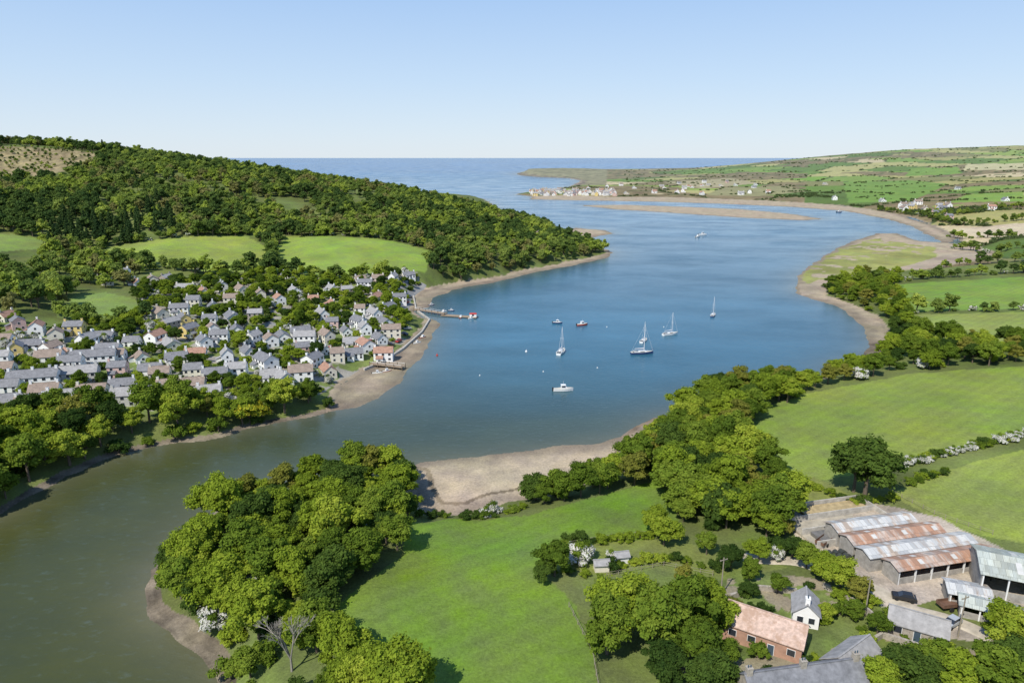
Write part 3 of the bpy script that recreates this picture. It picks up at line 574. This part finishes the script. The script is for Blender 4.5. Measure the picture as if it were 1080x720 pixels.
def barn_mesh(L,W,He,Rh,roof,wall,openf=True,bays=6):
    mb=MB(); a,b=L/2,W/2
    mb.box(-a,b-.2,-2,a,b,He-.02,0)
    for s in(-1,1):
        x0=s*a-(.2 if s>0 else 0); p=[(x0,-b,-2),(x0+.2,-b,-2),(x0+.2,b-.2,-2),(x0,b-.2,-2)]
        mb.hull8(p+[(x0,-b,He-.03),(x0+.2,-b,He-.03),(x0+.2,b-.2,He-.03),(x0,b-.2,He-.03)],0)
        mb.poly([(x0+.1,-b,He-.03),(x0+.1,b,He-.03),(x0+.1,0,He+Rh-.03)],0)
    if openf:
        for i in range(bays+1):
            xc=-a+.3+(L-.6)*i/bays; mb.box(xc-.12,-b,-2,xc+.12,-b+.3,He-.05,3)
        mb.box(-a+.2,-b+.1,-1,a-.2,-b+.25,1.1,0); mb.box(-a+.2,b-1,-1,a-.2,b-.25,1.5,2)
    else: mb.box(-a+.2,-b,-2,a-.2,-b+.2,He-.03,0)
    o=.35; dz=Rh/b*o
    for s in(-1,1):
        e=[(-a-o,s*(b+o),He-dz),(a+o,s*(b+o),He-dz),(a+o,0,He+Rh),(-a-o,0,He+Rh)]
        if s>0: e=e[::-1]
        mb.hull8(e+[(p[0],p[1],p[2]+.1) for p in e],1)
    for i in range(bays):
        if i%2: 
            xc=-a+L*(i+.5)/bays
            for s in(-1,1):
                e=[(xc-.5,s*b*.75,He+Rh*.25+.11),(xc+.5,s*b*.75,He+Rh*.25+.11),(xc+.5,s*b*.25,He+Rh*.75+.11),(xc-.5,s*b*.25,He+Rh*.75+.11)]
                if s>0: e=e[::-1]
                mb.hull8(e+[(p[0],p[1],p[2]+.04) for p in e],4)
    return mb.mesh('barn',[wall,roof,DK,FRM,WALL[2]])
def place(name,me,u,v,yaw,dz=0):
    x,y,z=T(u,v); return obj(name,me,(x,y,z+dz),math.radians(yaw))
x,y,z=T(990,602); yw=math.radians(13)
for i,(rf,LL) in enumerate([(CR,24),(CG,26),(CR,23),(CG,20)]):
    ox=-math.sin(yw)*i*4.6-1.5*i; oy=math.cos(yw)*i*4.6
    obj('cattle_barn',barn_mesh(LL,4.2,3.0+.12*i,.75,rf,BLK,i==0),(x+ox,y+oy,z+.2),yw)
place('open_barn',barn_mesh(21,11,4.2,1.7,CW,BLK,True,5),1094,622,-24)
place('machinery_shed',barn_mesh(7,5,2.6,.7,CG,BLK,True,3),1018,634,-20)
place('machinery_shed',barn_mesh(9,4.5,2.4,.7,CW,BLK,True,3),1040,650,-28)
place('red_roof_barn',house_mesh(13,6.5,3.3,2.4,WALL[4],surf('tile_pink',(.52,.38,.31),.8,.3,1.5,col2=(.38,.25,.18)),1,0,0),806,676,-32)
place('slate_farmhouse',house_mesh(19,6.5,3.6,2.6,WALL[3],ROOF[0],2,3,1),842,738,10)
place('stone_outbuilding',house_mesh(9,5.5,2.8,2.1,WALL[3],ROOF[1],1,0,0),897,708,35)
place('cottage',house_mesh(5.5,4.4,2.8,1.9,WALL[0],ROOF[1],1,1,0),848,652,70)
place('stone_outbuilding',house_mesh(9,5,2.4,1.8,WALL[3],ROOF[1],1,0,0),966,668,-30)
place('stone_outbuilding',house_mesh(8,4.5,2.4,1.6,WALL[2],ROOF[1],1,0,0),1078,664,-25)
place('garden_shed',house_mesh(2.8,2.0,1.7,.6,WALL[0],ROOF[1],1,0,0,False),655,592,10)
place('garden_shed',house_mesh(3.0,2.0,1.7,.6,WALL[1],ROOF[1],1,0,0,False),634,601,5)
mb=MB()
for i in range(4): mb.box(-12,-8+i*5.3,-1,12,-7.7+i*5.3,1.7,0)
mb.box(11.7,-7.69,-1,12,7.9,1.69,0); mb.box(-11.9,-7.6,-1,11.6,7.8,.18,1); mb.box(-10,-7.5,.19,10,-3.0,1.0,2); mb.box(-6,3.2,.19,11,7.7,.8,3)
place('silage_clamp',mb.mesh('clamp',[CONC,surf('concrete_floor',(.38,.34,.27),.9,.3,.4),surf('black_sheet',(.16,.155,.15),.6,.3,.8),surf('straw',(.40,.31,.17),.9,.3,.8)]),885,552,14)
def wallline(name,lpx,h,t,mat):
    pts=[T(a,b) for a,b in lpx]; mb=MB()
    for (x1,y1,z1),(x2,y2,z2) in zip(pts[:-1],pts[1:]):
        d=Vector((x2-x1,y2-y1,0)).normalized(); n=Vector((-d.y,d.x,0))*t/2
        q=[Vector((x1,y1,z1-1))-n,Vector((x2,y2,z2-1))-n,Vector((x2,y2,z2-1))+n,Vector((x1,y1,z1-1))+n]
        mb.hull8(q+[p+Vector((0,0,h+1)) for p in q],0)
    obj(name,mb.mesh(name,[mat]))
wallline('stone_wall',[(868,620),(905,640),(940,668)],1.2,.5,WALL[3]); wallline('stone_wall',[(770,632),(800,622),(840,626)],1.1,.5,WALL[3]); wallline('stone_wall',[(900,690),(930,672),(985,690)],1.1,.5,WALL[3])
wallline('sea_wall',[(436,313),(439,328),(453,338),(445,351),(425,369),(404,383),(384,391)],1.0,.8,CONC)
FP=surf('fence_timber',(.30,.26,.20),.9,.2)
def fence(lpx):
    pts=[T(a,b)[:2] for a,b in lpx]; mb=MB(); prev=None
    for (x1,y1),(x2,y2) in zip(pts[:-1],pts[1:]):
        L=math.hypot(x2-x1,y2-y1); k=max(1,int(L/2.4))
        for i in range(k):
            px_=x1+(x2-x1)*i/k; py_=y1+(y2-y1)*i/k; pz=float(hgt(px_,py_)); mb.tube((px_,py_,pz-.4),(px_,py_,pz+1.2),.07,.06,0,5)
            if prev:
                for h in(.5,1.0): mb.tube((prev[0],prev[1],prev[2]+h),(px_,py_,pz+h),.03,.03,0,4,False)
            prev=(px_,py_,pz)
    obj('post_and_rail_fence',mb.mesh('fence',[FP]))
fence([(600,640),(625,690),(640,780)]); fence([(640,608),(700,597),(765,610)]); fence([(940,520),(985,543),(1060,568)]); fence([(590,577),(645,568),(695,563)])
def pole(u,v):
    x,y,z=T(u,v); mb=MB(); mb.tube((0,0,-1),(0,0,8.5),.14,.1,0,7); mb.box(-.9,-.06,7.9,.9,.06,8.05,0)
    for s in(-.8,0,.8): mb.tube((s,0,8.05),(s,0,8.25),.05,.04,0,6)
    obj('telegraph_pole',mb.mesh('pole',[FP]),(x,y,z),.4)
for u,v in [(912,650),(1010,672),(760,628)]: pole(u,v)
BAL=surf('bale_wrap',(.05,.055,.05),.35,.2); mb=MB()
for i in range(14):
    cx=(i%7)*1.35+rs.uniform(-.1,.1); cy=(i//7)*1.5; mb.tube((cx,cy-.6,.6),(cx,cy+.6,.6),.62,.62,0,14)
place('silage_bales',mb.mesh('bales',[BAL]),868,592,10)
# ------------------------------------------------------------------ vehicles
PAINT=[surf('paint_'+n,c,.25,.03,1,.6) for n,c in(('white',(.7,.7,.7)),('silver',(.4,.42,.44)),('dark_blue',(.02,.035,.08)),('red',(.35,.03,.03)),('black',(.02,.02,.022)))]
TYR=surf('tyre',(.02,.02,.02),.9)
def car_mesh(p):
    mb=MB(); pr=[(-2.1,.35),(-2.15,.75),(-1.95,.95),(-1.0,1.0),(-.55,1.02),(1.35,1.05),(2.0,.98),(2.12,.7),(2.1,.35)]
    for i in range(len(pr)-1):
        (x0,z0),(x1,z1)=pr[i],pr[i+1]; mb.poly([(x0,-.86,z0),(x0,.86,z0),(x1,.86,z1),(x1,-.86,z1)],0)
    mb.poly([(x,-.86,z_) for x,z_ in pr][::-1],0); mb.poly([(x,.86,z_) for x,z_ in pr],0)
    c=[(-1.05,-.8,1.0),(1.75,-.8,1.03),(1.75,.8,1.03),(-1.05,.8,1.0),(-.35,-.66,1.45),(1.3,-.66,1.47),(1.3,.66,1.47),(-.35,.66,1.45)]; mb.hull8(c,1)
    mb.box(-.36,-.67,1.45,1.3,.67,1.5,0)
    for x_ in(-1.35,1.3):
        for s in(-1,1): mb.tube((x_,s*.68,.32),(x_,s*.9,.32),.32,.32,2,12)
    return mb.mesh('car',[p,GLASS,TYR])
CARS=[car_mesh(p) for p in PAINT]
place('parked_car',CARS[4],953,633,-20,.12); place('parked_car',CARS[1],1003,660,30,.12)
def trailer():
    mb=MB(); mb.box(-2,-1,.8,2,1,.95,0)
    for a in((-2,-1,2,-.94),(-2,.94,2,1)): mb.box(a[0],a[1],.951,a[2],a[3],1.5,0)
    mb.box(-2,-.93,.951,-1.94,.93,1.5,0); mb.box(2,-.06,.75,3.4,.06,.87,1)
    for s in(-1,1): mb.tube((-.3,s*1.02,.45),(-.3,s*1.25,.45),.45,.45,1,12)
    return mb.mesh('trailer',[surf('trailer_rust',(.16,.09,.06),.7,.3),TYR])
place('farm_trailer',trailer(),868,575,40,.1); place('farm_trailer',trailer(),1000,642,10,.1)
for i,(u,v) in enumerate([(432,315),(428,321),(423,331),(415,341),(407,350),(398,357),(388,363),(350,368),(330,370),(300,377),(280,384),(230,392),(200,397),(170,400),(140,406),(100,411),(60,417),(30,422),(15,380),(45,383),(80,377),(105,372),(150,353),(180,343),(215,337),(255,338),(300,346),(320,340),(345,334),(365,328),(380,326),(262,350),(264,368),(412,366),(400,371),(418,362),(425,355),(430,349)]):
    x,y,z=T(u,v); obj('parked_car',rs.choice(CARS),(x+rs.uniform(-1,1),y+2.2,float(hgt(x,y+2.2))+.12),rs.uniform(0,3.1))
# ------------------------------------------------------------------ boats
HW_=surf('gelcoat_white',(.78,.78,.77),.3,.03,1,.6); HB=surf('gelcoat_blue',(.03,.06,.16),.3,.03,1,.6); HR=surf('boat_red',(.45,.05,.03),.4,.05); SAIL=surf('sail_cover',(.55,.56,.6),.7,.05); MET=surf('mast_alloy',(.7,.7,.71),.4,.03); DECK=surf('deck_grey',(.5,.48,.42),.7,.1); WOOD=surf('timber',(.30,.23,.16),.85,.3,2.)
def hull(mb,L,B,fb,mat,deck):
    n=11; S=[]
    for i in range(n):
        t=i/(n-1); x=-L/2+L*t; b=B/2*(.72+.5*t) if t<.45 else B/2*max(.03,(1-((t-.45)/.55)**2.2)*.945)
        b=min(b,B/2); sh=fb*(1+.35*t*t); k=len(mb.v)
        mb.v+=[(x,-b,sh),(x,-b*.9,.15),(x,-b*.35,-.4),(x,b*.35,-.4),(x,b*.9,.15),(x,b,sh)]; S.append(k)
    for a,b_ in zip(S[:-1],S[1:]):
        for j in range(5): mb.f.append((a+j,b_+j,b_+j+1,a+j+1)); mb.m.append(mat)
        mb.f.append((a+5,b_+5,b_,a)); mb.m.append(deck)
    mb.f.append(tuple(S[0]+j for j in range(6))); mb.m.append(mat); mb.f.append(tuple(S[-1]+5-j for j in range(6))); mb.m.append(mat)
def yacht(hm,L=9.5,mh=12):
    mb=MB(); hull(mb,L,3.1,.95,0,1); d=1.05
    mb.hull8([(-1.6,-.95,d),(2.3,-.6,d+.1),(2.3,.6,d+.1),(-1.6,.95,d),(-1.5,-.8,d+.55),(1.6,-.45,d+.45),(1.6,.45,d+.45),(-1.5,.8,d+.55)],2)
    for s in(-1,1): mb.box(-1.1,s*.86-.04,d+.15,1.0,s*.86+.04,d+.38,5)
    mb.box(-4.2,-.9,d-.02,-1.8,.9,d+.12,5); mb.box(-4.0,-1.15,d,-1.7,-.92,d+.35,2); mb.box(-4.0,.92,d,-1.7,1.15,d+.35,2)
    mb.tube((.9,0,d),(.9,0,mh),.13,.08,3,8); mb.tube((.8,0,d+1.3),(-3.6,0,d+1.35),.09,.08,3,6); mb.tube((.7,0,d+1.5),(-3.4,0,d+1.5),.24,.14,4,8)
    mb.tube((L/2-.2,0,1.3),(.95,0,mh-.3),.05,.03,4,5); mb.tube((-L/2+.1,0,1.0),(.9,0,mh),.02,.02,3,4)
    for s in(-1,1): mb.tube((.7,s*1.4,1.0),(.9,0,mh-.3),.02,.02,3,4); mb.tube((.9,0,mh*.55),(.9,s*.9,mh*.55),.05,.04,3,5)
    for s in(-1,1):
        for xx in(-4.2,-2.8,-1.4,0,1.4,2.8): mb.tube((xx,s*(1.35 if xx<2 else .95),1),(xx,s*(1.35 if xx<2 else .95),1.65),.03,.03,3,4)
    return mb.mesh('yacht',[hm,DECK,HW_,MET,SAIL,GLASS])
def motor(hm,L=7):
    mb=MB(); hull(mb,L,2.6,.85,0,1); d=.95
    mb.hull8([(-.8,-.95,d),(1.6,-.7,d+.1),(1.6,.7,d+.1),(-.8,.95,d),(-.7,-.8,d+1.2),(.7,-.6,d+1.15),(.7,.6,d+1.15),(-.7,.8,d+1.2)],2)
    mb.hull8([(.76,-.62,d+.62),(1.25,-.6,d+.55),(1.25,.6,d+.55),(.76,.62,d+.62),(.6,-.58,d+1.08),(.80,-.56,d+1.06),(.80,.56,d+1.06),(.6,.58,d+1.08)],3)
    for s in(-1,1): mb.box(-.6,s*.88-.05,d+.6,.6,s*.88+.05,d+1.0,3)
    mb.box(-.85,-.9,d+1.2,.85,.9,d+1.28,2); mb.box(-L/2-.35,-.25,.1,-L/2+.05,.25,1.35,4); mb.tube((0,0,d+1.2),(0,0,d+2.6),.04,.03,2,5)
    return mb.mesh('motorboat',[hm,DECK,HW_,GLASS,TYR])
def buoy(mt):
    mb=MB(); R=[(0,-.3),(.45,-.2),(.6,.15),(.45,.5),(.15,.68),(.08,.95)]; k0=len(mb.v)
    for r_,z_ in R:
        for i in range(10): mb.v.append((max(r_,.01)*math.cos(i*.628),max(r_,.01)*math.sin(i*.628),z_))
    for j in range(5):
        for i in range(10): mb.f.append((k0+j*10+i,k0+j*10+(i+1)%10,k0+(j+1)*10+(i+1)%10,k0+(j+1)*10+i)); mb.m.append(0)
    mb.tube((0,0,.9),(.0,0,1.2),.15,.15,0,8); return mb.mesh('buoy',[mt])
def aft(name,me,u,v,yaw,s=1): x,y,_=Wz(u,v); obj(name,me,(x,y,0),math.radians(yaw),(s,s,s))
Ya=yacht(HW_); Yb=yacht(HB,10.5,13.5); M1=motor(HW_); M2=motor(HB,6); M3=motor(HR,6.5); B1=buoy(HR); B3=buoy(HW_)
aft('sailing_yacht',Ya,592,372,70,1.05); aft('sailing_yacht',Yb,677,373,8,1.05); aft('sailing_yacht',Ya,707,353,25,1.0); aft('sailing_yacht',Yb,752,333,65,.85); aft('sailing_yacht',Ya,679,360,60,.85)
aft('motorboat',M1,594,412,5,1.15); aft('motorboat',M3,614,343,20,1.0); aft('motorboat',M2,588,341,-10,.9); aft('motorboat',M1,741,248,10,1.5); aft('motorboat',M1,736,250,40,1.2); aft('motorboat',M2,885,224,10,1.6)
for i,(u,v) in enumerate([(461,375),(555,371),(630,388),(573,392),(506,396),(640,345),(700,345)]): aft('mooring_buoy',B1 if i==0 else B3,u,v,0,1.0 if i<2 else .5)
for i,(u,v) in enumerate([(468,329),(476,328),(486,335),(497,336),(455,322),(408,392),(398,394),(416,388),(446,356),(440,362)]): aft('moored_dinghy' ,(M1,M2,M3)[i%3],u,v,rs.uniform(0,90),.65)
def jetty(name,a,b,w,zt,rail=True):
    x1,y1,_=Wz(*a); x2,y2,_=Wz(*b); L=math.hypot(x2-x1,y2-y1); mb=MB()
    mb.box(0,-w/2,zt-.3,L,w/2,zt,0)
    k=int(L/4)
    for i in range(k+1):
        for s in(-1,1): mb.tube((i*L/k,s*(w/2-.2),-2.5),(i*L/k,s*(w/2-.2),zt+ (1.0 if rail else .05)),.16,.16,1,6)
    if rail:
        for s in(-1,1): mb.box(0,s*(w/2-.2)-.04,zt+.9,L,s*(w/2-.2)+.04,zt+1.0,2)
    return obj(name,mb.mesh(name,[WOOD,BK,FRM,HR]),(x1,y1,0),math.atan2(y2-y1,x2-x1))
jetty('jetty',(438,328),(470,333),3.2,1.5); jetty('pontoon',(466,333),(503,335.5),4,.7,False); jetty('landing_stage',(392,386),(426,390),3.5,1.6)
mb=MB(); mb.box(-2,-1.3,.7,2,1.3,2.4,0); mb.hull8([(-2.2,-1.5,2.4),(2.2,-1.5,2.4),(2.2,1.5,2.4),(-2.2,1.5,2.4),(-1.8,-.1,2.9),(1.8,-.1,2.9),(1.8,.1,2.9),(-1.8,.1,2.9)],1); mb.box(-.6,-1.36,1.3,.6,-1.3,2.2,2)
aft('jetty_hut',mb.mesh('hut',[FRM,HR,GLASS]),499,335,0)
# ------------------------------------------------------------------ light, sky, camera
EL=math.radians(50); az=Vector((-.58,-.81,0)).normalized()
sd_=Vector((az.x*math.cos(EL),az.y*math.cos(EL),math.sin(EL)))
l=bpy.data.lights.new('sun','SUN'); l.energy=4.9; l.angle=math.radians(.5); l.color=(1,.955,.86)
o=bpy.data.objects.new('sun',l); o.rotation_euler=(-sd_).to_track_quat('-Z','Y').to_euler(); scene.collection.objects.link(o)
w=bpy.data.worlds.new('World'); scene.world=w; w.use_nodes=True; nt=w.node_tree; bg=nt.nodes['Background']
sk=N(nt,'ShaderNodeTexSky',sky_type='NISHITA'); sk.sun_disc=False; sk.sun_elevation=EL; sk.sun_rotation=math.atan2(az.x,az.y); sk.altitude=50; sk.air_density=1.0; sk.dust_density=.4; sk.ozone_density=2.0
tc=N(nt,'ShaderNodeTexCoord'); sx=N(nt,'ShaderNodeSeparateXYZ'); nt.links.new(tc.outputs['Generated'],sx.inputs[0])
rp=N(nt,'ShaderNodeValToRGB'); e=rp.color_ramp.elements; e[0].position=0; e[0].color=(.74,.83,.91,1); e[1].position=1; e[1].color=(.10,.22,.52,1)
for p_,c_ in((.03,(.69,.81,.93,1)),(.10,(.57,.74,.95,1)),(.20,(.42,.62,.93,1)),(.45,(.20,.37,.70,1))): k=e.new(p_); k.color=c_
nt.links.new(sx.outputs[2],rp.inputs[0])
sc_=N(nt,'ShaderNodeVectorMath',operation='SCALE'); sc_.inputs['Scale'].default_value=8.6; nt.links.new(rp.outputs[0],sc_.inputs[0])
mx=mixc(nt,sk.outputs[0],sc_.outputs[0],.87)
nt.links.new(mx,bg.inputs[0]); bg.inputs[1].default_value=.118
c=bpy.data.cameras.new('camera'); c.lens=24; c.sensor_width=36; c.clip_start=1; c.clip_end=200000
o=bpy.data.objects.new('camera',c); o.location=(0,0,HC); o.rotation_euler=(math.pi/2-PT,0,0); scene.collection.objects.link(o); scene.camera=o
scene.view_settings.view_transform='Standard'; scene.view_settings.look='None'; scene.view_settings.exposure=0
print('objects',len(scene.objects),'hill trees',nhill)
